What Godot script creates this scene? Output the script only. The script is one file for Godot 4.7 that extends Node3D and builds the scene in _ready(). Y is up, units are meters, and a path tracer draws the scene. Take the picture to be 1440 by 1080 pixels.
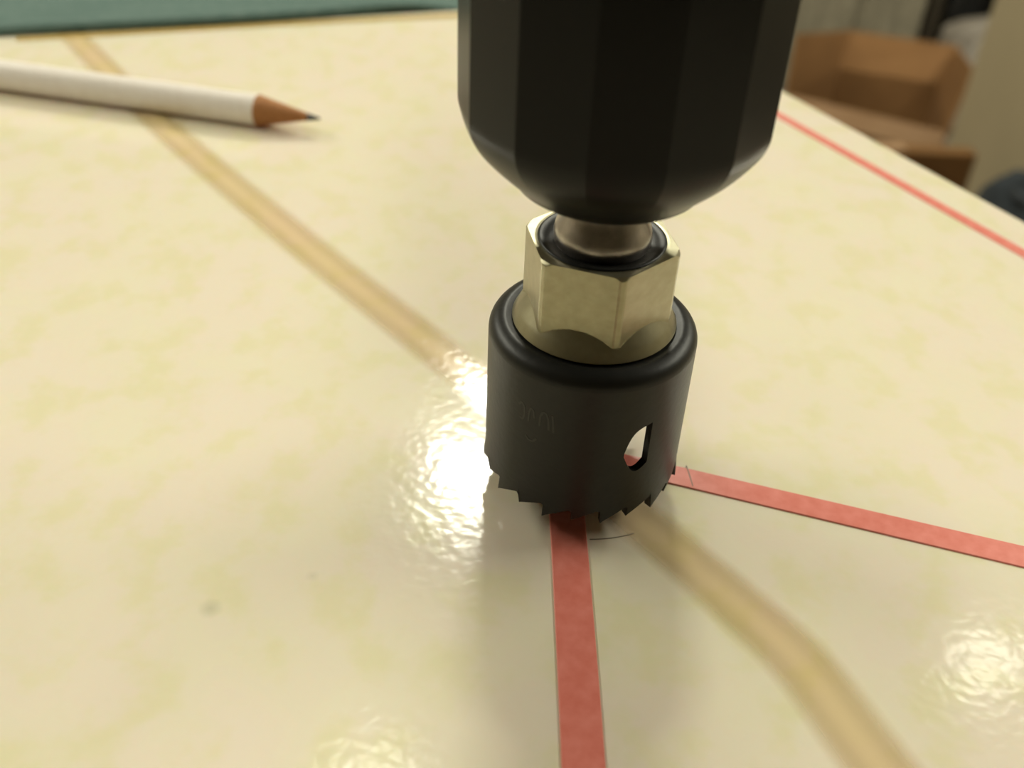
extends Node3D
# Lengths inside the small-object builders are millimetres; MM turns them into metres.

const MM := 0.001
const LIFT := 4.0                                  # the teeth hang this far over the board, the pilot bit touches it
const S := MM * 0.9622                            # the saw's and the drill's own unit
const SAW_AT := Vector3(10.81, LIFT, -113.61)
const AXIS := Vector3(11.234, 0.0, -118.074)      # where the drill's axis meets the board

var mats := {}


func _ready() -> void:
	# ---------------------------------------------------------------- camera
	var cam := Camera3D.new()
	cam.name = "camera"
	var pitch := deg_to_rad(38.063)
	var roll := deg_to_rad(2.651)
	var fw := Vector3(0, -sin(pitch), -cos(pitch))
	var up0 := Vector3(0, cos(pitch), -sin(pitch))
	var rt := Vector3.RIGHT * cos(roll) + up0 * sin(roll)
	var up := -Vector3.RIGHT * sin(roll) + up0 * cos(roll)
	cam.transform = Transform3D(Basis(rt, up, -fw), Vector3(0, 0.1059, 0))
	cam.near = 0.01
	cam.far = 20.0
	var lens := CameraAttributesPhysical.new()
	lens.frustum_focal_length = 31.11
	lens.frustum_focus_distance = 0.137
	lens.frustum_near = 0.01
	lens.frustum_far = 20.0
	lens.exposure_aperture = 15.0
	cam.attributes = lens
	cam.fov = 42.19
	add_child(cam)
	# ---------------------------------------------------------------- environment and exposure
	var env := Environment.new()
	env.background_mode = Environment.BG_COLOR
	env.background_color = Color(0, 0, 0)
	env.tonemap_mode = Environment.TONE_MAPPER_LINEAR
	env.tonemap_exposure = 3.6
	env.sdfgi_enabled = true
	env.ssao_enabled = true
	env.ssil_enabled = true
	var we := WorldEnvironment.new()
	we.name = "world_environment"
	we.environment = env
	add_child(we)
	# ---------------------------------------------------------------- lights: a hanging shop light beyond the board, ceiling fluorescents, added fill lamps
	materials()
	var lamp_color := Color(1.0, 0.99, 0.91)
	shop_light(Vector3(0.03, 1.0, -1.32), Vector2(0.22, 0.08), 0.35, lamp_color, "white hanging lamp straight beyond the far edge of the cream board")
	shop_light(Vector3(0.78, 1.05, -1.02), Vector2(0.08, 0.06), 0.006, lamp_color, "small white hanging lamp over the beige cabinet")
	shop_light(Vector3(1.22, 0.85, -0.92), Vector2(0.12, 1.2), 0.66, lamp_color, "added long white fill lamp hanging beyond the beige cabinet")  # added side fill, out of view, so the board brightens towards its far end
	shop_light(Vector3(-1.22, 0.85, -0.92), Vector2(0.12, 1.2), 0.66, lamp_color, "added long white fill lamp hanging on the pencil's side of the board")  # its added counterpart on the other side, also unseen
	ceiling_light(Vector3(0.10, 1.75, 0.55), 1.2, 0.22, lamp_color, "added long white ceiling fill light over the near end of the bench")  # added fill from behind the viewpoint, lifts the faces turned this way
	ceiling_light(Vector3(-0.19, 1.75, -1.14), 0.3, 0.022, lamp_color, "short white ceiling light fitting above the far end of the bench")

	room()
	workbench()
	board()
	hole_saw()
	power_drill()
	pencil()
	cloth()
	background()


# ================================================================ helpers
func tag(o: Node3D, label := "", category := "", group := "", kind := "") -> void:
	if label != "":
		o.set_meta("label", label)
	if category != "":
		o.set_meta("category", category)
	if group != "":
		o.set_meta("group", group)
	if kind != "":
		o.set_meta("kind", kind)


func thing(called: String, label: String, category: String, at := Vector3.ZERO, group := "") -> Node3D:
	var o := Node3D.new()
	o.name = called
	add_child(o, true)
	o.position = at
	tag(o, label, category, group)
	return o


func obj(called: String, mesh: Mesh, m: Material, parent: Node = null, at := Vector3.ZERO) -> MeshInstance3D:
	var o := MeshInstance3D.new()
	o.name = called
	o.mesh = mesh
	o.material_override = m
	o.position = at
	(parent if parent else self).add_child(o, true)
	return o


func mat(color: Color, rough := 0.6, metal := 0.0) -> StandardMaterial3D:
	var m := StandardMaterial3D.new()
	m.albedo_color = color
	m.roughness = rough
	m.metallic = metal
	return m


func start(smooth := true) -> SurfaceTool:
	var st := SurfaceTool.new()
	st.begin(Mesh.PRIMITIVE_TRIANGLES)
	st.set_smooth_group(0 if smooth else -1)
	return st


func done(st: SurfaceTool) -> ArrayMesh:
	st.index()
	st.generate_normals()
	return st.commit()


func tri(st: SurfaceTool, a: Vector3, b: Vector3, c: Vector3) -> void:
	st.add_vertex(a)
	st.add_vertex(b)
	st.add_vertex(c)


func quad(st: SurfaceTool, a: Vector3, b: Vector3, c: Vector3, d: Vector3) -> void:
	tri(st, a, b, c)
	tri(st, a, c, d)


# Rings of equal length, each going with rising angle (x = cos, z = sin), listed from low to high: faces look outwards.
func rings(st: SurfaceTool, rows: Array, cap_low := true, cap_high := true) -> void:
	var n: int = rows[0].size()
	for i in rows.size() - 1:
		for j in n:
			var k := (j + 1) % n
			quad(st, rows[i][j], rows[i][k], rows[i + 1][k], rows[i + 1][j])
	if cap_low:
		fan(st, rows[0], false)
	if cap_high:
		fan(st, rows[-1], true)


func fan(st: SurfaceTool, row: PackedVector3Array, upward: bool) -> void:
	var c := Vector3.ZERO
	for p in row:
		c += p
	c /= row.size()
	for j in row.size():
		var a := row[j]
		var b := row[(j + 1) % row.size()]
		if upward:
			tri(st, a, b, c)
		else:
			tri(st, b, a, c)


# Lathe of (radius, height) points in millimetres round the vertical axis at "at".
func lathe(profile: PackedVector2Array, at := Vector3.ZERO, n := 72, st: SurfaceTool = null, caps := true, unit := S) -> SurfaceTool:
	if st == null:
		st = start()
	var rows := []
	for p in profile:
		var row := PackedVector3Array()
		for j in n:
			var a := TAU * j / n
			row.append((at + Vector3(cos(a) * p.x, p.y, sin(a) * p.x)) * unit)
		rows.append(row)
	rings(st, rows, caps, caps)
	return st


# A box with chamfered edges, in metres.
func chamfer_box(size: Vector3, c: float, at := Vector3.ZERO, st: SurfaceTool = null, turn := Basis.IDENTITY) -> SurfaceTool:
	if st == null:
		st = start(false)
	var h := size / 2.0
	var rows := []
	for lv in [[-h.y, c], [-h.y + c, 0.0], [h.y - c, 0.0], [h.y, c]]:
		var x: float = h.x - lv[1]
		var z: float = h.z - lv[1]
		var row := PackedVector3Array()
		for p in [Vector2(x, -z + c), Vector2(x, z - c), Vector2(x - c, z), Vector2(-x + c, z), Vector2(-x, z - c), Vector2(-x, -z + c), Vector2(-x + c, -z), Vector2(x - c, -z)]:
			row.append(at + turn * Vector3(p.x, lv[0], p.y))
		rows.append(row)
	rings(st, rows)
	return st


# A sheet of given thickness on four corners (metres).
func sheet(a: Vector3, b: Vector3, c: Vector3, d: Vector3, t: float, st: SurfaceTool = null) -> SurfaceTool:
	if st == null:
		st = start(false)
	var n := (b - a).cross(d - a).normalized() * t / 2.0
	quad(st, a + n, d + n, c + n, b + n)
	quad(st, a - n, b - n, c - n, d - n)
	var p := [a, b, c, d]
	for i in 4:
		var u: Vector3 = p[i]
		var v: Vector3 = p[(i + 1) % 4]
		quad(st, u - n, u + n, v + n, v - n)
	return st


# A prism between two heights on a horizontal outline (metres, rising angle as in rings), with a rounded top rim.
func slab(outline: PackedVector2Array, y0: float, y1: float, r: float, uv_at := Vector2.ZERO, uv_size := 1.0) -> ArrayMesh:
	var st := start()
	var n := outline.size()
	var rows := []
	var flats := []
	for lv in 11:
		var off := 0.0
		var y := y0
		if lv < 5:
			var a := PI / 2 * lv / 4
			off = r * (1.0 - sin(a))
			y = y0 + r * (1.0 - cos(a))
		else:
			var a := PI / 2 * (lv - 5) / 5
			off = r * (1.0 - cos(a))
			y = y1 - r * (1.0 - sin(a))
		var row := PackedVector3Array()
		var flat := PackedVector2Array()
		for j in n:
			var p := outline[j]
			var e := (outline[(j + 1) % n] - p).normalized()
			var f := (p - outline[(j - 1 + n) % n]).normalized()
			var e_in := Vector2(-e.y, e.x)
			var f_in := Vector2(-f.y, f.x)
			var m := (e_in + f_in).normalized()
			var q := p + m * off / maxf(m.dot(e_in), 0.3)
			row.append(Vector3(q.x, y, q.y))
			flat.append(q)
		rows.append(row)
		flats.append(flat)
	var verts := []
	for i in rows.size() - 1:
		for j in n:
			var k := (j + 1) % n
			for p in [rows[i][j], rows[i][k], rows[i + 1][k], rows[i][j], rows[i + 1][k], rows[i + 1][j]]:
				verts.append(p)
	for end in [0, rows.size() - 1]:
		var big := PackedVector2Array()
		for p in flats[end]:
			if big.is_empty() or (p * 1000.0).distance_to(big[-1]) > 0.001:
				big.append(p * 1000.0)
		var t := Geometry2D.triangulate_polygon(big)
		if t.is_empty() or big.size() != n:
			push_error("outline could not be filled: %d of %d" % [big.size(), n])
		for i in range(0, t.size(), 3):
			var a: Vector3 = rows[end][t[i]]
			var b: Vector3 = rows[end][t[i + 1]]
			var c: Vector3 = rows[end][t[i + 2]]
			var looks_up := (c - a).cross(b - a).y > 0.0
			if looks_up != (end > 0):
				var s := b
				b = c
				c = s
			verts.append_array([a, b, c])
	for p in verts:
		st.set_uv((Vector2(p.x, p.z) - uv_at) / uv_size)
		st.add_vertex(p)
	return done(st)


func rounded(points: PackedVector2Array, r: float, n := 6) -> PackedVector2Array:
	var out := PackedVector2Array()
	for i in points.size():
		var p := points[i]
		var a := points[(i - 1 + points.size()) % points.size()]
		var b := points[(i + 1) % points.size()]
		var pa := p + (a - p).normalized() * r
		var pb := p + (b - p).normalized() * r
		for k in n + 1:
			var t := float(k) / n
			out.append(pa.lerp(p, t).lerp(p.lerp(pb, t), t))
	return out


# ================================================================ materials
func noise(seed_: int, freq: float, octaves := 4) -> FastNoiseLite:
	var f := FastNoiseLite.new()
	f.seed = seed_
	f.noise_type = FastNoiseLite.TYPE_SIMPLEX_SMOOTH
	f.frequency = freq
	f.fractal_type = FastNoiseLite.FRACTAL_FBM
	f.fractal_octaves = octaves
	return f


const TEX := 1024
const TILE := 0.36            # the board's pictures cover 36 cm and repeat beyond the frame
const TILE_AT := Vector2(-0.2, -0.36)


func board_textures() -> void:
	var patch := noise(11, 1.0 / 34.0, 4)
	var tint := noise(12, 1.0 / 90.0, 3)
	var fibre := noise(13, 1.0 / 7.0, 2)
	var relief := noise(14, 1.0 / 6.5, 3)
	var swell := noise(15, 1.0 / 60.0, 2)
	var cream := Color(0.916, 0.880, 0.785)
	var pink := Color(0.920, 0.871, 0.800)
	var olive := Color(0.887, 0.860, 0.700)
	var im := Image.create_empty(TEX, TEX, false, Image.FORMAT_RGB8)
	var hi := Image.create_empty(TEX, TEX, false, Image.FORMAT_RF)
	var specks := [Vector2(-38.4, -84.3), Vector2(-26.0, -90.5)]
	for y in TEX:
		for x in TEX:
			var a := patch.get_noise_2d(x, y * 0.85)
			var b := fibre.get_noise_2d(x * 0.6, y)
			var c := cream.lerp(pink, clampf(0.5 + 1.2 * tint.get_noise_2d(x, y), 0, 1))
			c = c.lerp(olive, 0.65 * smoothstep(-0.15, 0.6, a + 0.15 * b))
			im.set_pixel(x, y, c)
			hi.set_pixel(x, y, Color(0.5 + 0.30 * relief.get_noise_2d(x, y) + 0.55 * swell.get_noise_2d(x, y), 0, 0))
	for i in specks.size():
		var s: Vector2 = (specks[i] * MM - TILE_AT) / TILE * TEX
		for dy in range(-6, 7):
			for dx in range(-6, 7):
				var w := maxf(0.0, 1.0 - Vector2(dx, dy).length() / (5.0 if i == 0 else 3.0)) * (0.2 if i == 0 else 0.1)
				var q := Vector2i(s) + Vector2i(dx, dy)
				im.set_pixelv(q, im.get_pixelv(q).lerp(Color(0.45, 0.46, 0.38), w))
	mats.board_color = ImageTexture.create_from_image(im)
	mats.board_relief = ImageTexture.create_from_image(hi)


func board_like(color: Color, rough: float) -> StandardMaterial3D:
	var m := mat(color, rough)
	m.albedo_texture = mats.board_color
	m.heightmap_enabled = true
	m.heightmap_texture = mats.board_relief
	m.heightmap_scale = 0.0048
	return m


func grain(m: StandardMaterial3D, seed_: int, dark: Color, light: Color, scale: float, freq := 0.02, stretch := Vector3.ONE) -> StandardMaterial3D:
	var t := NoiseTexture2D.new()
	t.width = 256
	t.height = 256
	t.seamless = true
	t.noise = noise(seed_, freq, 4)
	var g := Gradient.new()
	g.set_color(0, dark)
	g.set_color(1, light)
	t.color_ramp = g
	m.albedo_color = Color.WHITE
	m.albedo_texture = t
	m.uv1_triplanar = true
	m.uv1_scale = stretch * scale
	return m


func relief(m: StandardMaterial3D, seed_: int, freq: float, depth: float) -> StandardMaterial3D:
	var t := NoiseTexture2D.new()
	t.width = 256
	t.height = 256
	t.seamless = true
	t.noise = noise(seed_, freq, 3)
	m.heightmap_enabled = true
	m.heightmap_texture = t
	m.heightmap_scale = depth
	return m


func materials() -> void:
	board_textures()
	mats.board = board_like(Color.WHITE, 0.12)
	mats.board.subsurf_scatter_enabled = true
	mats.board.subsurf_scatter_strength = 0.10
	mats.stringer = board_like(Color(0.955, 0.895, 0.79), 0.12)
	mats.stringer.transparency = BaseMaterial3D.TRANSPARENCY_ALPHA
	mats.stringer.vertex_color_use_as_albedo = true
	mats.red = grain(mat(Color.WHITE, 0.35), 21, Color(0.86, 0.47, 0.41), Color(0.91, 0.55, 0.50), 60.0, 0.02)
	mats.tan = grain(mat(Color.WHITE, 0.35), 22, Color(0.66, 0.55, 0.30), Color(0.74, 0.64, 0.38), 60.0, 0.02)
	mats.graphite = mat(Color(0.50, 0.46, 0.41), 0.5)
	mats.black_steel = relief(grain(mat(Color.WHITE, 0.42), 31, Color(0.095, 0.098, 0.094), Color(0.125, 0.124, 0.116), 40.0, 0.03), 32, 0.08, 0.002)
	mats.black_steel.metallic_specular = 0.4
	mats.stamp = mat(Color(0.145, 0.142, 0.13), 0.5)
	mats.zinc = grain(mat(Color.WHITE, 0.36, 0.9), 33, Color(0.60, 0.58, 0.48), Color(0.67, 0.65, 0.55), 90.0, 0.02)
	mats.zinc = relief(mats.zinc, 34, 0.05, 0.0006)
	mats.steel = grain(mat(Color.WHITE, 0.28, 0.95), 35, Color(0.60, 0.58, 0.56), Color(0.76, 0.73, 0.71), 90.0, 0.02)
	mats.chuck = relief(mat(Color(0.035, 0.035, 0.034), 0.32), 36, 0.15, 0.0008)
	mats.chuck.metallic_specular = 0.3
	mats.body_plastic = relief(mat(Color(0.07, 0.07, 0.07), 0.5), 37, 0.15, 0.001)
	mats.pencil_paint = grain(mat(Color.WHITE, 0.30), 41, Color(0.94, 0.905, 0.875), Color(0.97, 0.945, 0.92), 60.0)
	mats.pencil_wood = grain(mat(Color.WHITE, 0.7), 42, Color(0.58, 0.37, 0.20), Color(0.72, 0.50, 0.29), 120.0, 0.02, Vector3(1, 3, 3))
	mats.lead = mat(Color(0.16, 0.16, 0.17), 0.4, 0.2)
	mats.eraser = mat(Color(0.78, 0.45, 0.42), 0.8)
	mats.ferrule = mat(Color(0.72, 0.68, 0.55), 0.35, 0.9)
	mats.cloth = relief(grain(mat(Color.WHITE, 0.95), 51, Color(0.285, 0.385, 0.36), Color(0.375, 0.45, 0.425), 25.0, 0.03), 52, 0.2, 0.03)
	mats.cardboard = grain(mat(Color.WHITE, 0.85), 61, Color(0.45, 0.315, 0.165), Color(0.50, 0.355, 0.195), 3.0, 0.02)
	mats.cardboard_pale = grain(mat(Color.WHITE, 0.85), 62, Color(0.60, 0.47, 0.34), Color(0.68, 0.55, 0.42), 3.0, 0.02)
	mats.cabinet = grain(mat(Color.WHITE, 0.55), 63, Color(0.575, 0.53, 0.425), Color(0.605, 0.555, 0.45), 1.5, 0.01)
	mats.curtain = grain(mat(Color.WHITE, 0.9), 64, Color(0.43, 0.405, 0.34), Color(0.53, 0.50, 0.425), 4.0, 0.02)
	mats.dark_post = mat(Color(0.20, 0.17, 0.12), 0.7)
	mats.pale_bag = mat(Color(0.50, 0.47, 0.43), 0.6)
	mats.black_bag = mat(Color(0.025, 0.025, 0.025), 0.4)
	mats.navy = relief(grain(mat(Color.WHITE, 0.9), 65, Color(0.10, 0.125, 0.15), Color(0.16, 0.185, 0.205), 8.0, 0.03), 66, 0.1, 0.1)
	mats.navy_strap = mat(Color(0.12, 0.14, 0.16), 0.8)
	mats.bench_wood = grain(mat(Color.WHITE, 0.7), 71, Color(0.55, 0.42, 0.27), Color(0.68, 0.54, 0.37), 3.0, 0.02, Vector3(0.4, 1, 2))
	mats.wall = grain(mat(Color.WHITE, 0.9), 72, Color(0.66, 0.62, 0.53), Color(0.69, 0.65, 0.56), 1.0, 0.02)
	mats.ceiling = grain(mat(Color.WHITE, 0.95), 73, Color(0.86, 0.84, 0.79), Color(0.89, 0.87, 0.82), 1.0, 0.02)
	mats.floor = grain(mat(Color.WHITE, 0.7), 74, Color(0.40, 0.37, 0.33), Color(0.48, 0.45, 0.40), 2.0, 0.02)
	mats.white_metal = mat(Color(0.88, 0.88, 0.85), 0.4)


# ================================================================ setting
func ceiling_light(at: Vector3, length: float, energy: float, color: Color, label: String) -> void:
	var t := thing("ceiling_light", label, "light", at, "fluorescent ceiling lights")
	obj("housing", done(chamfer_box(Vector3(0.20, 0.045, length + 0.06), 0.006, Vector3(0, 0.0225, 0))), mat(Color(0.88, 0.88, 0.85), 0.4), t)
	var glow := mat(Color(0.95, 0.95, 0.92), 0.4)
	glow.emission_enabled = true
	glow.emission = color
	glow.emission_energy_multiplier = 1.5
	obj("diffuser", done(chamfer_box(Vector3(0.14, 0.02, length), 0.006, Vector3(0, -0.0105, 0))), glow, t)
	area_light(t, Vector2(0.14, length), energy, color, -0.024)


func shop_light(at: Vector3, size: Vector2, energy: float, color: Color, label: String) -> void:
	var t := thing("hanging_lamp", label, "lamp", at, "hanging lamps round the bench")
	obj("hood", done(chamfer_box(Vector3(size.x + 0.06, 0.05, size.y + 0.05), 0.01, Vector3(0, 0.025, 0))), mats.white_metal, t)
	var glow := mat(Color(0.95, 0.95, 0.92), 0.4)
	glow.emission_enabled = true
	glow.emission = color
	glow.emission_energy_multiplier = 1.5
	obj("diffuser", done(chamfer_box(Vector3(size.x, 0.016, size.y), 0.004, Vector3(0, -0.0085, 0))), glow, t)
	for s in [-1.0, 1.0]:
		obj("chain", done(chamfer_box(Vector3(0.006, 1.755 - at.y, 0.006), 0.001, Vector3(s * size.x * 0.4, 0.045 + (1.755 - at.y) / 2, 0))), mats.steel, t)
	area_light(t, size, energy, color, -0.020)


func area_light(t: Node3D, size: Vector2, energy: float, color: Color, y: float) -> void:
	var l := AreaLight3D.new()
	l.name = "tube_light"
	l.area_size = size
	l.light_color = color
	l.light_energy = energy
	l.area_range = 8.0
	l.area_attenuation = 2.0
	l.shadow_enabled = true
	l.rotation.x = -PI / 2
	l.position = Vector3(0, y, 0)
	t.add_child(l)


func room() -> void:
	var x0 := -2.1
	var x1 := 2.2
	var z0 := -2.5
	var z1 := 3.4
	var y0 := -0.78
	var y1 := 1.80
	var t := 0.1
	var parts := [
		["floor", Vector3((x0 + x1) / 2, y0 - t / 2, (z0 + z1) / 2), Vector3(x1 - x0 + 2 * t, t, z1 - z0 + 2 * t), "floor"],
		["ceiling", Vector3((x0 + x1) / 2, y1 + t / 2, (z0 + z1) / 2), Vector3(x1 - x0 + 2 * t, t, z1 - z0 + 2 * t), "ceiling"],
		["wall_back", Vector3((x0 + x1) / 2, (y0 + y1) / 2, z0 - t / 2), Vector3(x1 - x0 + 2 * t, y1 - y0, t), "wall"],
		["wall_front", Vector3((x0 + x1) / 2, (y0 + y1) / 2, z1 + t / 2), Vector3(x1 - x0 + 2 * t, y1 - y0, t), "wall"],
		["wall_left", Vector3(x0 - t / 2, (y0 + y1) / 2, (z0 + z1) / 2), Vector3(t, y1 - y0, z1 - z0), "wall"],
		["wall_right", Vector3(x1 + t / 2, (y0 + y1) / 2, (z0 + z1) / 2), Vector3(t, y1 - y0, z1 - z0), "wall"],
	]
	for p in parts:
		var o := obj(p[0], done(chamfer_box(p[2], 0.001)), mats[p[3]], null, p[1])
		tag(o, {"floor": "dull grey-brown workshop floor", "ceiling": "white workshop ceiling", "wall": "plain beige workshop wall"}[p[3]], "", "", "structure")


func workbench() -> void:
	var t := thing("workbench", "wooden workbench under the cream board", "workbench", Vector3(0, -0.78, 0))
	var outline := PackedVector2Array([Vector2(0.055, -0.80), Vector2(0.055, -0.29), Vector2(0.30, 0.14), Vector2(-0.42, 0.14), Vector2(-0.42, -0.80)])
	obj("bench_top", slab(outline, 0.71, 0.755, 0.002), mats.bench_wood, t)
	for p in [Vector2(0.01, -0.76), Vector2(0.22, 0.09), Vector2(-0.37, 0.09), Vector2(-0.37, -0.76)]:
		obj("leg", done(chamfer_box(Vector3(0.05, 0.71, 0.05), 0.003, Vector3(p.x, 0.355, p.y))), mats.bench_wood, t)
	obj("rail", done(chamfer_box(Vector3(0.02, 0.08, 0.80), 0.002, Vector3(-0.37, 0.22, -0.335))), mats.bench_wood, t)


# ================================================================ the board
func strip(points: PackedVector3Array, h: float) -> ArrayMesh:
	# points: (x, z, half width) in millimetres along the middle of a flat strip with bevelled edges
	var st := start(false)
	var rows := []
	for i in points.size():
		var p := points[i]
		var a := points[maxi(i - 1, 0)]
		var b := points[mini(i + 1, points.size() - 1)]
		var d := Vector2(b.x - a.x, b.y - a.y).normalized()
		var s := Vector2(-d.y, d.x)
		var row := []
		for e in [[-1.0, -0.2], [-0.985, h * 0.7], [-0.95, h], [0.95, h], [0.985, h * 0.7], [1.0, -0.2]]:
			var w: float = p.z * e[0]
			row.append(Vector3(p.x + s.x * w, e[1], p.y + s.y * w) * MM)
		rows.append(row)
	for i in rows.size() - 1:
		for k in 5:
			quad(st, rows[i][k], rows[i][k + 1], rows[i + 1][k + 1], rows[i + 1][k])
	for end in [rows[0], rows[-1]]:
		quad(st, end[0], end[1], end[4], end[5])
		quad(st, end[1], end[2], end[3], end[4])
	return done(st)


func soft_strip(points: PackedVector3Array, y: float) -> ArrayMesh:
	# a band of dyed wood under cloudy resin, whose rims are blurred by the resin: alpha falls across its width
	var st := start()
	var across := []
	for i in 17:
		across.append([-1.0 + i / 8.0, pow(cos(PI / 2 * (-1.0 + i / 8.0)), 1.3) if i % 16 else 0.0])
	for i in points.size() - 1:
		for k in across.size() - 1:
			var q := []
			for e in [[i, k], [i, k + 1], [i + 1, k + 1], [i + 1, k]]:
				var p := points[e[0]]
				var a := points[maxi(e[0] - 1, 0)]
				var b := points[mini(e[0] + 1, points.size() - 1)]
				var d := Vector2(b.x - a.x, b.y - a.y).normalized()
				var w: float = p.z * across[e[1]][0]
				q.append([Vector3(p.x - d.y * w, y, p.y + d.x * w) * MM, across[e[1]][1]])
			for o in [0, 1, 2, 0, 2, 3]:
				var v: Vector3 = q[o][0]
				st.set_color(Color(1, 1, 1, q[o][1]))
				st.set_uv((Vector2(v.x, v.z) - TILE_AT) / TILE)
				st.add_vertex(v)
	return done(st)


func smooth_line(points: PackedVector3Array, n := 8) -> PackedVector3Array:
	var out := PackedVector3Array()
	for i in points.size() - 1:
		var a := points[maxi(i - 1, 0)]
		var b := points[i]
		var c := points[i + 1]
		var d := points[mini(i + 2, points.size() - 1)]
		for k in n:
			out.append(b.cubic_interpolate(c, a, d, float(k) / n))
	out.append(points[-1])
	return out


func board() -> void:
	var t := thing("board", "glossy cream resin board with mottled surface, red stripes and brown band", "board", Vector3(0, -0.025, 0))
	var outline := rounded(PackedVector2Array([Vector2(0.0315, -0.3532), Vector2(0.3165, 0.146), Vector2(-0.44, 0.146), Vector2(-0.44, -0.2037)]), 0.014)
	obj("body", slab(outline, 0.0, 0.025, 0.0035, TILE_AT, TILE), mats.board, t)
	var top := Vector3(0, 0.025, 0)
	# red stripes: (x, z, half width)
	var s := obj("red_stripe", strip(smooth_line(PackedVector3Array([Vector3(8.2, -118, 2.75), Vector3(9.15, -101.4, 2.65), Vector3(10.35, -63.7, 2.6), Vector3(10.9, -30, 2.6), Vector3(11.6, 60, 2.6)])), 0.25), mats.red, t, top)
	tag(s, "wide red stripe running from the hole saw towards the front")
	s = obj("red_stripe", strip(PackedVector3Array([Vector3(14, -117.4, 2.1), Vector3(75.2, -100.1, 2.25), Vector3(126, -85.8, 2.3)]), 0.25), mats.red, t, top)
	tag(s, "red stripe running from the hole saw off to one side")
	s = obj("red_stripe", strip(smooth_line(PackedVector3Array([Vector3(46.2, -296.4, 1.35), Vector3(69.2, -256.8, 1.4), Vector3(108.6, -188.7, 1.5), Vector3(150, -116.5, 1.5)])), 0.2), mats.red, t, top)
	tag(s, "thin red stripe running beside the board's long straight edge")
	s = obj("tan_stripe", strip(PackedVector3Array([Vector3(-150, -288.2, 1.9), Vector3(-70, -314.3, 1.9), Vector3(-24, -327.5, 2.1), Vector3(26, -344, 2.1)]), 0.1), mats.tan, t, top)
	tag(s, "thin tan stripe along the far edge")
	# the brown band seen through the resin
	var band := smooth_line(PackedVector3Array([Vector3(-136, -294, 5.0), Vector3(-133.3, -290.7, 5.0), Vector3(-89.2, -232.1, 5.0), Vector3(-45.3, -179.9, 5.2), Vector3(-18.8, -149.8, 5.2), Vector3(-5.8, -134.8, 5.0), Vector3(21.8, -101.5, 5.0), Vector3(32.0, -89.0, 5.2), Vector3(38.9, -79.6, 5.4), Vector3(45.3, -65.5, 5.4), Vector3(62, -30, 5.4)]))
	s = obj("brown_band", soft_strip(band, 0.03), mats.stringer, t, top)
	tag(s, "blurred brown band inside the board, running under the hole saw")
	# pencil marks: a tick across the red stripe, and an arc beside the saw
	s = obj("pencil_tick", strip(PackedVector3Array([Vector3(28.0, -116.2, 0.07), Vector3(28.3, -113.6, 0.09), Vector3(28.5, -111.6, 0.06)]), 0.28), mats.graphite, t, top)
	var arc := PackedVector3Array()
	for i in 9:
		var a := deg_to_rad(66.0 + 2.6 * i)
		arc.append(Vector3(AXIS.x + cos(a) * 18.4, AXIS.z + sin(a) * 18.4, 0.08))
	obj("pencil_arc", strip(arc, 0.06), mats.graphite, t, top)


# ================================================================ hole saw
const CUP_R := 15.0
const WALL := 1.15
const TEETH := 22
const PHASE := 113.0


func tooth_y(deg: float) -> float:
	# a vertical face on the low-angle... the tip sits at PHASE + k * pitch; the back rises towards smaller angles
	var pitch := 360.0 / TEETH
	var u := fposmod(PHASE - deg, pitch) / pitch      # 0 at a tip, growing towards the next tip
	return 2.4 * pow(u, 0.85) if u < 0.86 else 2.4 * (1.0 - (u - 0.86) / 0.14 * 0.25)


func tooth_set(deg: float, y: float) -> float:
	var pitch := 360.0 / TEETH
	var k := int(ceil((deg - PHASE) / pitch - 0.0001)) 
	return (0.3 if posmod(k, 2) == 0 else -0.2) * clampf(1.0 - y / 2.6, 0, 1)


func slot_span(deg: float) -> Vector2:
	# two D-shaped slots; returns the open part of the wall at this angle, or a zero span
	for c in [55.5, 197.5]:
		var u := fposmod(deg - c, 360.0) / 15.5
		if u <= 1.0:
			var hi := 17.6 - 1.0 * u - 3.6 * pow(u, 5.0)
			var lo := 10.2 - 2.2 * sin(PI * minf(u * 1.1, 1.0)) * 0.5 + 2.2 * pow(u, 5.0)
			return Vector2(lo, maxf(hi, lo))
	return Vector2.ZERO


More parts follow.
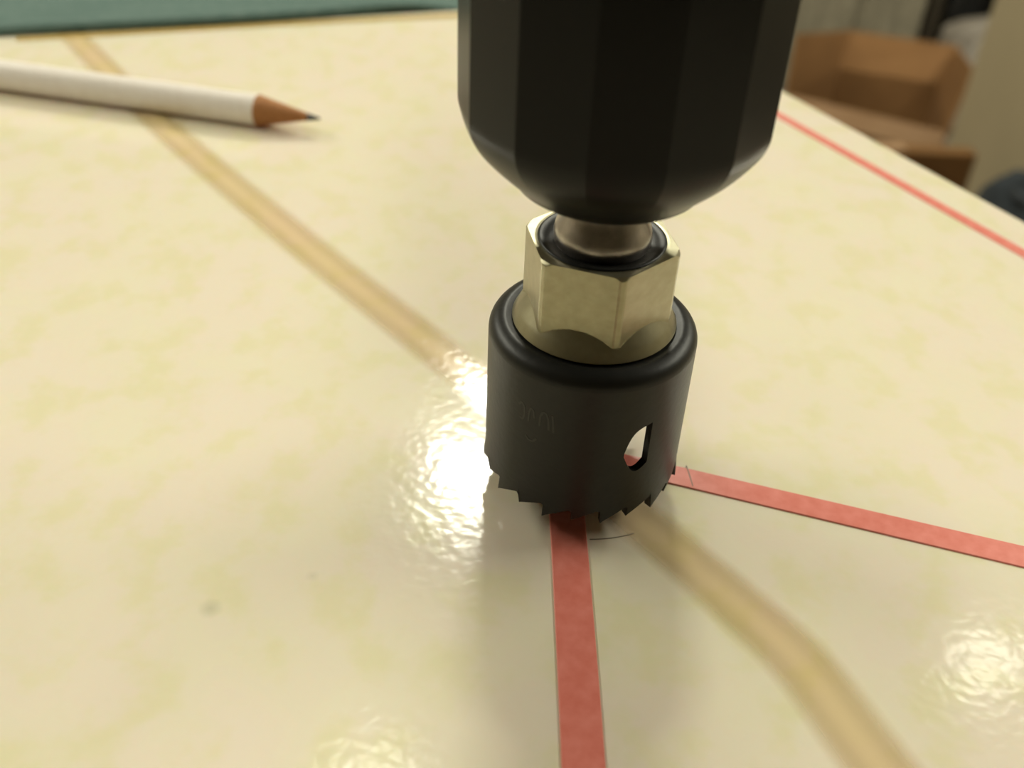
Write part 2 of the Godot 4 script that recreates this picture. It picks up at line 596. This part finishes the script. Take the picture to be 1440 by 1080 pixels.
func hole_saw() -> void:
	var t := thing("hole_saw", "black toothed hole saw with zinc hex nut, held just over the cream board", "hole saw", SAW_AT * MM)
	# wall of the cup: its two skins carry the cylinder's own normals
	var st := start()
	var skin := SurfaceTool.new()
	skin.begin(Mesh.PRIMITIVE_TRIANGLES)
	var top := 24.2
	var degs := PackedFloat64Array()
	var pitch := 360.0 / TEETH
	for k in TEETH:
		var tip := PHASE + k * pitch
		degs.append(tip - 0.0)
		degs.append(tip + 0.02)
		for i in range(1, 12):
			degs.append(tip + 0.02 + (pitch - 0.02) * i / 12.0)
	for c in [55.5, 197.5]:
		for d in [c - 0.01, c, c + 15.5, c + 15.51]:
			degs.append(fposmod(d - PHASE, 360.0) + PHASE)
	degs.sort()
	var n := degs.size()
	var at := func(r: float, deg: float, y: float) -> Vector3:
		var a := deg_to_rad(deg)
		var q: float = r + tooth_set(deg, y)
		return Vector3(cos(a) * q, y, sin(a) * q) * S
	for i in n:
		var d0 := degs[i]
		var d1 := degs[(i + 1) % n] + (360.0 if i == n - 1 else 0.0)
		if d1 - d0 < 1e-6:
			continue
		var y0 := tooth_y(d0 + 1e-4)
		var y1 := tooth_y(d1 - 1e-4) if d1 - d0 > 0.05 else tooth_y(d1 + 1e-4)
		y0 = tooth_y(d0 - 1e-4) if d1 - d0 < 0.05 else y0
		var s0 := slot_span(d0)
		var s1 := slot_span(d1)
		var holes := s0.y > 0.0 and s1.y > 0.0
		var bands := [[y0, y1, 3.0, 3.0], [3.0, 3.0, top, top]]
		if holes:
			bands = [[y0, y1, 3.0, 3.0], [3.0, 3.0, s0.x, s1.x], [s0.y, s1.y, top, top]]
			quad(st, at.call(CUP_R, d0, s0.x), at.call(CUP_R, d1, s1.x), at.call(CUP_R - WALL, d1, s1.x), at.call(CUP_R - WALL, d0, s0.x))
			quad(st, at.call(CUP_R, d0, s0.y), at.call(CUP_R - WALL, d0, s0.y), at.call(CUP_R - WALL, d1, s1.y), at.call(CUP_R, d1, s1.y))
		elif s0.y > 0.0 or s1.y > 0.0:
			var d := d0 if s0.y > 0.0 else d1
			var s := s0 if s0.y > 0.0 else s1
			if s.y - s.x > 0.01:
				quad(st, at.call(CUP_R, d, s.x), at.call(CUP_R - WALL, d, s.x), at.call(CUP_R - WALL, d, s.y), at.call(CUP_R, d, s.y))
		for b in bands:
			for side in [[CUP_R, 1.0], [CUP_R - WALL, -1.0]]:
				var e := [[d0, b[0]], [d1, b[1]], [d1, b[3]], [d0, b[2]]]
				for k in ([0, 1, 2, 0, 2, 3] if side[1] > 0 else [1, 0, 3, 1, 3, 2]):
					var a := deg_to_rad(e[k][0])
					skin.set_normal(Vector3(cos(a), 0, sin(a)) * side[1])
					skin.add_vertex(at.call(side[0], e[k][0], e[k][1]))
		quad(st, at.call(CUP_R, d1, y1), at.call(CUP_R, d0, y0), at.call(CUP_R - WALL, d0, y0), at.call(CUP_R - WALL, d1, y1))
	var whole := skin.commit()
	# shoulder and roof of the cup
	var prof := PackedVector2Array([Vector2(CUP_R, top)])
	for i in 9:
		var a := PI / 2 * i / 8.0
		prof.append(Vector2(CUP_R - 2.5 + 2.5 * cos(a), top + 2.3 * sin(a)))
	prof.append(Vector2(11.9, 26.25))
	prof.append(Vector2(6.0, 26.25))
	lathe(prof, Vector3.ZERO, 120, st, false)
	lathe(PackedVector2Array([Vector2(CUP_R - WALL, top), Vector2(CUP_R - WALL - 1.0, top + 0.6), Vector2(6.0, top + 0.6)]), Vector3.ZERO, 96, st, false)
	st.index()
	st.generate_normals()
	obj("cup", st.commit(whole), mats.black_steel, t)
	stamp(t)
	nut(t)
	var bit := PackedVector2Array([Vector2(0.02, -LIFT / 0.9622), Vector2(2.6, -LIFT / 0.9622 + 1.7), Vector2(3.0, -LIFT / 0.9622 + 2.2), Vector2(3.0, 26.0), Vector2(0.02, 26.0)])
	obj("pilot_bit", done(lathe(bit, Vector3.ZERO, 32)), mats.steel, t)
	var shade_prof := PackedVector2Array([Vector2(6.0, 38.0), Vector2(7.4, 38.0), Vector2(8.6, 38.9), Vector2(8.75, 39.3), Vector2(8.4, 39.45), Vector2(7.6, 39.15), Vector2(6.5, 38.8), Vector2(6.0, 38.8)])
	obj("mouth_shade_ring", done(lathe(shade_prof, Vector3.ZERO, 72, null, false)), mats.black_steel, t)  # black ring added to stand in for the shade in the nut's mouth
	# shank: a rounded collar in the nut's mouth, narrowing into the chuck, and the pilot end inside the cup
	var sh := PackedVector2Array([Vector2(0.01, 37.2), Vector2(5.6, 37.2), Vector2(6.2, 38.2), Vector2(6.6, 39.2), Vector2(6.7, 40.2), Vector2(6.4, 41.4), Vector2(5.4, 43.0), Vector2(4.95, 44.5), Vector2(4.8, 47.0), Vector2(4.76, 58.0), Vector2(0.01, 58.0)])
	obj("shank", done(lathe(sh, Vector3.ZERO, 72)), mats.steel, t)


func stamp(t: Node3D) -> void:
	# worn stamped characters on the cup's front wall: thin raised strokes that follow its curve
	var strokes := [
		[Vector2(132.5, 18.7), Vector2(130.5, 19.4), Vector2(128.6, 18.8), Vector2(128.2, 17.5), Vector2(129.4, 16.5), Vector2(131.6, 16.6)],
		[Vector2(125.6, 16.6), Vector2(125.4, 18.2), Vector2(124.2, 19.2), Vector2(122.6, 18.8), Vector2(122.0, 17.6)],
		[Vector2(118.6, 16.6), Vector2(118.4, 18.4), Vector2(117.0, 19.3), Vector2(115.0, 19.2), Vector2(113.6, 18.2), Vector2(113.2, 16.4)],
		[Vector2(111.6, 19.2), Vector2(110.8, 17.6), Vector2(110.4, 16.2)],
		[Vector2(127.0, 13.9), Vector2(124.6, 13.3), Vector2(122.0, 13.4), Vector2(119.8, 14.1)],
	]
	var st := start(false)
	for s in strokes:
		for i in s.size() - 1:
			var a: Vector2 = s[i]
			var b: Vector2 = s[i + 1]
			var d := Vector2((b.x - a.x) * CUP_R * PI / 180.0, b.y - a.y).normalized() * 0.16
			var side := Vector2(-d.y / (CUP_R * PI / 180.0), d.x)
			var p := []
			for q in [a - side, b - side, b + side, a + side]:
				for r in [CUP_R - 0.05, CUP_R + 0.03]:
					var g := deg_to_rad(q.x)
					p.append(Vector3(cos(g) * r, q.y, sin(g) * r) * S)
			quad(st, p[1], p[3], p[5], p[7])
			for k in 4:
				var m := (k + 1) % 4
				quad(st, p[k * 2], p[m * 2], p[m * 2 + 1], p[k * 2 + 1])
	var o := obj("stamped_marking", done(st), mats.stamp, t)
	tag(o, "worn stamped characters on the wall")


func nut(t: Node3D) -> void:
	var apothem := 10.933 * cos(PI / 6)
	var first := 77.339
	var y0 := 26.3
	var y1 := 39.26
	var hex := func(deg: float) -> float:
		var u := fposmod(deg - first, 60.0) - 30.0
		return minf(apothem / cos(deg_to_rad(u)), 10.70)
	var degs := PackedFloat64Array()
	for k in 6:
		for i in 40:
			degs.append(first + 60.0 * k + 60.0 * i / 40.0)
	var levels := [y0, y0 + 0.3, y0 + 1.4, y0 + 1.7]
	for i in range(1, 15):
		levels.append(lerpf(y0 + 1.8, y0 + 4.2, i / 14.0))
	levels.append(lerpf(y0 + 4.2, y1, 0.5))
	for i in 8:
		levels.append(lerpf(y1 - 1.1, y1, i / 7.0))
	var st := start(false)
	var rows := []
	for y in levels:
		var row := PackedVector3Array()
		for d in degs:
			var flange := 11.71
			if y < y0 + 0.2:
				flange = 11.45
			elif y > y0 + 0.4 and y <= y0 + 1.8:
				flange = lerpf(11.71, 10.9, (y - y0 - 0.4) / 1.4)
			elif y > y0 + 1.8:
				flange = lerpf(10.9, 9.2, (y - y0 - 1.8) / 2.3)
			var lim: float = 10.35 + (y1 - y) * 0.9
			var r: float = maxf(minf(hex.call(d), lim), flange)
			var a := deg_to_rad(d)
			row.append(Vector3(cos(a) * r, y, sin(a) * r) * S)
		rows.append(row)
	# the top face dips into a counterbored mouth round the shank
	for e in [[9.1, y1], [8.5, y1 - 0.12], [7.4, y1 - 0.9], [7.2, y1 - 2.2], [5.0, y1 - 2.2]]:
		var row := PackedVector3Array()
		for d in degs:
			var a := deg_to_rad(d)
			row.append(Vector3(cos(a) * e[0], e[1], sin(a) * e[0]) * S)
		rows.append(row)
	rings(st, rows)
	obj("hex_nut", done(st), mats.zinc, t)


# ================================================================ drill
func power_drill() -> void:
	var t := thing("power_drill", "black power drill with faceted keyless chuck, held upright on the hole saw", "drill", SAW_AT * MM)
	# chuck sleeve: fourteen flats that fade into a round nose
	var sides := 14
	var rows := []
	var levels := []
	for i in 27:
		var u := i / 26.0 * PI / 2
		levels.append([12.2 + (19.35 - 12.2) * pow(sin(u), 2.53) if i > 0 else 12.2, 47.95 + (58.2 - 47.95) * (1.0 - cos(u)), smoothstep(0.45, 1.1, i / 26.0)])
	levels.append([19.35, 61.0, 0.97])
	levels.append([19.35, 70.0, 1.0])
	levels.append([19.35, 93.0, 1.0])
	levels.append([19.0, 94.0, 0.8])
	levels.append([18.0, 94.4, 0.5])
	var inner := [[6.2, 56.0, 0.0], [6.2, 49.4, 0.0], [6.6, 46.9, 0.0], [7.2, 46.3, 0.0], [8.6, 46.15, 0.0], [10.6, 46.9, 0.0]]
	for lv in inner + levels:
		var row := PackedVector3Array()
		for j in sides * 8:
			var deg := 77.0 + 360.0 / sides * j / 8.0
			var u := deg_to_rad(fposmod(deg - 77.0, 360.0 / sides) - 180.0 / sides)
			var poly: float = cos(PI / sides) / cos(u) * 1.012
			var r: float = lv[0] * lerpf(1.0, poly, lv[2])
			var a := deg_to_rad(deg)
			row.append(Vector3(cos(a) * r, lv[1], sin(a) * r) * S)
		rows.append(row)
	var st := start(false)
	rings(st, rows, false, true)
	var chuck := obj("chuck", done(st), mats.chuck, t)
	# three jaws in its mouth
	for k in 3:
		var a := TAU * k / 3.0 + 0.6
		obj("jaw", done(chamfer_box(Vector3(1.3, 9.0, 3.2) * S, 0.0003, Vector3(cos(a) * 5.5, 52.5, sin(a) * 5.5) * S, null, Basis(Vector3.UP, -a))), mats.steel, chuck)
	obj("clutch_ring", done(lathe(PackedVector2Array([Vector2(17.0, 94.0), Vector2(22.5, 95.0), Vector2(23.5, 97.0), Vector2(23.5, 111.0), Vector2(22.5, 113.0), Vector2(17.0, 113.5)]), Vector3.ZERO, 48)), mats.body_plastic, t)
	obj("gear_housing", done(lathe(PackedVector2Array([Vector2(18.0, 113.0), Vector2(25.0, 114.0), Vector2(27.0, 118.0), Vector2(28.5, 150.0), Vector2(28.0, 153.0), Vector2(20.0, 154.0)]), Vector3.ZERO, 48)), mats.body_plastic, t)
	obj("motor_housing", done(lathe(PackedVector2Array([Vector2(20.0, 153.0), Vector2(28.8, 154.0), Vector2(30.0, 160.0), Vector2(30.0, 225.0), Vector2(27.5, 236.0), Vector2(18.0, 242.0), Vector2(0.5, 243.0)]), Vector3.ZERO, 48)), mats.body_plastic, t)
	# unseen pistol grip and battery, turned over the viewpoint towards the holder to shade the foreground
	var turn := Basis(Vector3.UP, PI + 0.15)
	var grip := start()
	var rws := []
	for i in 9:
		var u := i / 8.0
		var c := Vector3(0, 196.0 + 22.0 * u, -22.0 - 118.0 * u)
		var wx := lerpf(17.0, 15.5, u)
		var wy := lerpf(23.0, 18.0, sin(PI * u * 0.8))
		var row := PackedVector3Array()
		for j in 28:
			var a := TAU * j / 28.0
			row.append(turn * (c + Vector3(cos(a) * wx, sin(a) * wy, sin(a) * 4.0)) * S)
		rws.append(row)
	rings(grip, rws)
	obj("grip", done(grip), mats.body_plastic, t)
	obj("trigger", done(chamfer_box(Vector3(13, 12, 24) * S, 0.003, turn * Vector3(0, 176, -52) * S, null, turn)), mat(Color(0.30, 0.05, 0.04), 0.5), t)
	obj("battery", done(chamfer_box(Vector3(70, 92, 38) * S, 0.006, turn * Vector3(0, 214, -152) * S, null, turn)), mats.body_plastic, t)


# ================================================================ pencil
func pencil() -> void:
	var tip := Vector3(-49.4, 3.42, -232.9)
	var dir := Vector3(-138.5 + 65.8, 0, -252.8 + 237.3).normalized()   # from the point towards the far end
	var t := thing("pencil", "white painted pencil with a sharpened point lying on the cream board", "pencil", Vector3(tip.x, 0, tip.z) * MM)
	var side := Vector3.UP.cross(dir)
	var apo := 3.85
	var slope := 3.85 / 17.5
	var n := 96
	var hex := func(a: float) -> float:
		var u := fposmod(a - PI / 6, PI / 3) - PI / 6
		return minf(apo / cos(u), 3.85)
	var ring := func(f: Callable) -> PackedVector3Array:
		var row := PackedVector3Array()
		for j in n:
			var a := TAU * j / n
			var e: Vector2 = f.call(a)
			row.append((dir * e.y + (Vector3.UP * sin(a) + side * cos(a)) * e.x + Vector3(0, 3.87, 0)) * MM)
		return row
	var wood := start()
	var rows := []
	for i in 10:
		var u := i / 9.0
		rows.append(ring.call(func(a: float) -> Vector2:
			var r: float = lerpf(0.95, hex.call(a), u)
			return Vector2(r, r / slope)))
	rings(wood, rows)
	obj("wood_cone", done(wood), mats.pencil_wood, t)
	var lead := start()
	rows = []
	for e in [0.25, 0.35, 0.96]:
		rows.append(ring.call(func(_a: float) -> Vector2: return Vector2(e, e / slope)))
	rings(lead, rows)
	obj("lead_point", done(lead), mats.lead, t)
	var barrel := start(false)
	rows = [ring.call(func(a: float) -> Vector2: return Vector2(hex.call(a), hex.call(a) / slope))]
	for s in [22.0, 60.0, 110.0, 158.0]:
		rows.append(ring.call(func(a: float) -> Vector2: return Vector2(hex.call(a), s)))
	rings(barrel, rows)
	obj("barrel", done(barrel), mats.pencil_paint, t)
	var fer := start()
	rows = []
	for e in [Vector2(3.95, 157.0), Vector2(4.1, 158.5), Vector2(3.9, 161.0), Vector2(4.1, 163.0), Vector2(3.9, 166.0), Vector2(4.1, 169.0), Vector2(3.7, 171.0)]:
		rows.append(ring.call(func(_a: float) -> Vector2: return e))
	rings(fer, rows)
	obj("ferrule", done(fer), mats.ferrule, t)
	var era := start()
	rows = []
	for e in [Vector2(3.3, 170.0), Vector2(3.3, 176.0), Vector2(2.6, 178.0), Vector2(1.0, 178.6)]:
		rows.append(ring.call(func(_a: float) -> Vector2: return e))
	rings(era, rows)
	obj("eraser", done(era), mats.eraser, t)


# ================================================================ cloth
func cloth() -> void:
	# lies on the far rim of the board and falls behind it to the bench
	var wob := noise(81, 1.0 / 40.0, 3)
	var a := Vector2(-300.0, -243.5)
	var mid := Vector2(-155.4, -289.6)
	var b := Vector2(-70.5, -317.0)
	var c := Vector2(-25.0, -341.5)
	var d := Vector2(20.0, -367.0)
	var pts := PackedVector3Array([Vector3(a.x, a.y, 0), Vector3(mid.x, mid.y, 0), Vector3(b.x, b.y, 0), Vector3(c.x, c.y, 0), Vector3(d.x, d.y, 0)])
	var line := smooth_line(pts, 14)
	var thick := 2.2
	var front := []
	var deep := 60
	var st := start()
	var tops := []
	var lows := []
	for i in line.size():
		var p := Vector2(line[i].x, line[i].y)
		var edge_z := -0.318 * (p.x + 24.6) - 335.5        # the board's far edge at this x
		var trow := []
		var lrow := []
		for k in deep + 1:
			var v := 260.0 * pow(k / float(deep), 1.6)
			var z := p.y - v
			var past := edge_z - z
			var drop := smoothstep(0.5, 26.0, past) * 25.0
			if past > 0.5 and past < 8.0:
				drop = minf(drop, past * 1.5)
			var w := wob.get_noise_2d(p.x, z) * 2.2 * smoothstep(0.0, 25.0, v)
			var low := 0.35 - drop + maxf(w, -0.2)
			var round_ := thick * (sqrt(maxf(0.0, 1.0 - pow(1.0 - minf(v / 2.2, 1.0), 2.0))))
			trow.append(Vector3(p.x - v * 0.06, low + round_, z) * MM)
			lrow.append(Vector3(p.x - v * 0.06, low, z) * MM)
		tops.append(trow)
		lows.append(lrow)
	for i in line.size() - 1:
		for k in deep:
			quad(st, tops[i][k], tops[i][k + 1], tops[i + 1][k + 1], tops[i + 1][k])
			quad(st, lows[i][k], lows[i + 1][k], lows[i + 1][k + 1], lows[i][k + 1])
	for k in deep:
		quad(st, tops[0][k], lows[0][k], lows[0][k + 1], tops[0][k + 1])
		var e := line.size() - 1
		quad(st, tops[e][k], tops[e][k + 1], lows[e][k + 1], lows[e][k])
	for i in line.size() - 1:
		quad(st, tops[i][deep], lows[i][deep], lows[i + 1][deep], tops[i + 1][deep])
	var o := obj("cloth", done(st), mats.cloth)
	tag(o, "grey-green cloth laid over the far edge of the cream board", "cloth")


# ================================================================ background on the floor
func lump(size: Vector3, seed_: int, rough: float, freq: float, n := 40) -> ArrayMesh:
	# a soft sack standing on its flat bottom
	var f := noise(seed_, freq, 3)
	var rows := []
	for i in n + 1:
		var v := -PI / 2 + PI * i / n
		var row := PackedVector3Array()
		for j in n * 2:
			var a := TAU * j / (n * 2)
			var p := Vector3(cos(v) * cos(a), sin(v), cos(v) * sin(a))
			p = Vector3(signf(p.x) * pow(absf(p.x), 0.7), signf(p.y) * pow(absf(p.y), 0.75), signf(p.z) * pow(absf(p.z), 0.7))
			p *= 1.0 + rough * f.get_noise_3dv(p * 100.0)
			p.y = maxf(p.y, -0.8)
			row.append(Vector3(p.x * size.x / 2, (p.y + 0.8) * size.y / 1.8, p.z * size.z / 2))
		rows.append(row)
	var st := start()
	rings(st, rows, false, false)
	return done(st)


func background() -> void:
	var fl := -0.78
	# ---- open cardboard box
	var t := thing("cardboard_box", "open brown cardboard box with raised flaps on the floor behind the board", "box", Vector3(0.58, fl, -1.57))
	var o := t.position
	var fl_ := Vector3(0.419, -0.5, -1.565)
	var bl := Vector3(0.535, -0.5, -1.693)
	var br := Vector3(0.692, -0.5, -1.641)
	var fr := Vector3(0.640, -0.5, -1.440)
	var c := [fl_, bl, br, fr]
	for i in 4:
		var p: Vector3 = c[i]
		var q: Vector3 = c[(i + 1) % 4]
		obj("panel", done(sheet(Vector3(p.x, fl + 0.004, p.z) - o, Vector3(q.x, fl + 0.004, q.z) - o, q - o, p - o, 0.004)), mats.cardboard, t)
	obj("bottom", done(sheet(Vector3(fl_.x, fl + 0.003, fl_.z) - o, Vector3(bl.x, fl + 0.003, bl.z) - o, Vector3(br.x, fl + 0.003, br.z) - o, Vector3(fr.x, fl + 0.003, fr.z) - o, 0.004)), mats.cardboard, t)
	var flaps := [
		[bl, br, Vector3(0.716, -0.445, -1.668), Vector3(0.545, -0.443, -1.716)],
		[fl_, bl, Vector3(0.545, -0.443, -1.716), Vector3(0.4235, -0.412, -1.590)],
		[br, fr, Vector3(0.672, -0.420, -1.490), Vector3(0.712, -0.446, -1.660)],
		[fl_, fr, Vector3(0.637, -0.53, -1.433), Vector3(0.416, -0.53, -1.558)],
	]
	for i in 4:
		var e: Array = flaps[i]
		var f := obj("flap", done(sheet(e[0] - o, e[1] - o, e[2] - o, e[3] - o, 0.004)), mats.cardboard_pale if i == 3 else mats.cardboard, t)
		if i == 3:
			tag(f, "paler flap folded out towards the board")
	# ---- narrow carton
	t = thing("carton", "narrow brown carton standing between the open box and the dark bag", "carton", Vector3(0.475, fl, -1.16))
	obj("body", done(chamfer_box(Vector3(0.165, 0.376, 0.022), 0.002, Vector3(0, 0.188, 0))), mats.cardboard, t)
	obj("tape", done(chamfer_box(Vector3(0.05, 0.001, 0.023), 0.0003, Vector3(-0.03, 0.3765, 0))), mats.cardboard_pale, t)
	# ---- beige cabinet
	t = thing("cabinet", "plain beige cabinet standing beside the cardboard box", "cabinet", Vector3(0.84, fl, -1.16))
	obj("body", done(chamfer_box(Vector3(0.46, 0.62, 0.40), 0.004, Vector3(0, 0.35, 0))), mats.cabinet, t)
	obj("plinth", done(chamfer_box(Vector3(0.42, 0.04, 0.34), 0.002, Vector3(0, 0.02, -0.01))), mats.dark_post, t)
	for s in [-1.0, 1.0]:
		var d := obj("door", done(chamfer_box(Vector3(0.222, 0.58, 0.018), 0.003, Vector3(0.114 * s, 0.35, 0.2095))), mats.cabinet, t)
		obj("handle", done(chamfer_box(Vector3(0.012, 0.11, 0.022), 0.003, Vector3(0.03 * s, 0.50, 0.230))), mats.steel, d)
	# ---- dark bag
	t = thing("bag", "dark blue-grey bag standing on the floor beside the beige cabinet", "bag", Vector3(0.535, fl, -0.93))
	obj("body", lump(Vector3(0.13, 0.445, 0.20), 91, 0.16, 0.012), mats.navy, t)
	var loop := start()
	var rows := []
	for i in 17:
		var a := PI * i / 16.0
		var mid := Vector3(cos(a) * 0.035, 0.435 + sin(a) * 0.0, cos(a) * 0.0 + sin(a) * 0.045)
		var row := PackedVector3Array()
		for j in 8:
			var b := TAU * j / 8.0
			row.append(mid + (Vector3(cos(a), 0, sin(a)) * cos(b) + Vector3.UP * sin(b)) * 0.005)
		rows.append(row)
	rings(loop, rows)
	obj("strap", done(loop), mats.navy_strap, t)
	# ---- pleated curtain
	var st := start()
	var x0 := 0.545
	var x1 := 0.893
	var n := 140
	var fs := []
	for side in [0.004, -0.004]:
		var pair := []
		for lv in [0.005, 1.9]:
			var row := []
			for i in n + 1:
				var u := i / float(n)
				var x := lerpf(x0, x1, u)
				row.append(Vector3(x, lv, 0.011 * sin(u * TAU * 4.2) + 0.010 * sin(u * TAU * 2.3 + 1.0) + side))
			pair.append(row)
		fs.append(pair)
	for i in n:
		quad(st, fs[0][0][i + 1], fs[0][0][i], fs[0][1][i], fs[0][1][i + 1])
		quad(st, fs[1][0][i], fs[1][0][i + 1], fs[1][1][i + 1], fs[1][1][i])
		quad(st, fs[0][1][i], fs[1][1][i], fs[1][1][i + 1], fs[0][1][i + 1])
	t = thing("curtain", "beige-grey pleated curtain hanging behind the cardboard box", "curtain", Vector3(0, fl, -2.34))
	obj("fabric", done(st), mats.curtain, t)
	var rod := start()
	rows = []
	for x in [x0 - 0.05, x1 + 0.002]:
		var row := PackedVector3Array()
		for j in 16:
			var b := TAU * j / 16.0
			row.append(Vector3(x, 1.91 + cos(b) * 0.012, sin(b) * 0.012))
		rows.append(row)
	rings(rod, rows)
	obj("rod", done(rod), mats.steel, t)
	# ---- post beside it
	var post := obj("post", done(chamfer_box(Vector3(0.022, 2.58, 0.04), 0.003)), mats.dark_post, null, Vector3(0.928, fl + 1.29, -2.36))
	tag(post, "dark narrow upright post at the end of the curtain", "post")
	# ---- sacks behind
	var pale := obj("plastic_sack", lump(Vector3(0.32, 0.225, 0.22), 93, 0.22, 0.014), mats.pale_bag, null, Vector3(1.05, fl, -2.17))
	tag(pale, "pale grey crumpled sack on the floor behind the cardboard box", "sack")
	var black := obj("bin_bag", lump(Vector3(0.26, 0.42, 0.15), 95, 0.25, 0.014), mats.black_bag, null, Vector3(1.10, fl, -2.39))
	tag(black, "black plastic bag slumped behind the pale grey sack", "bag")
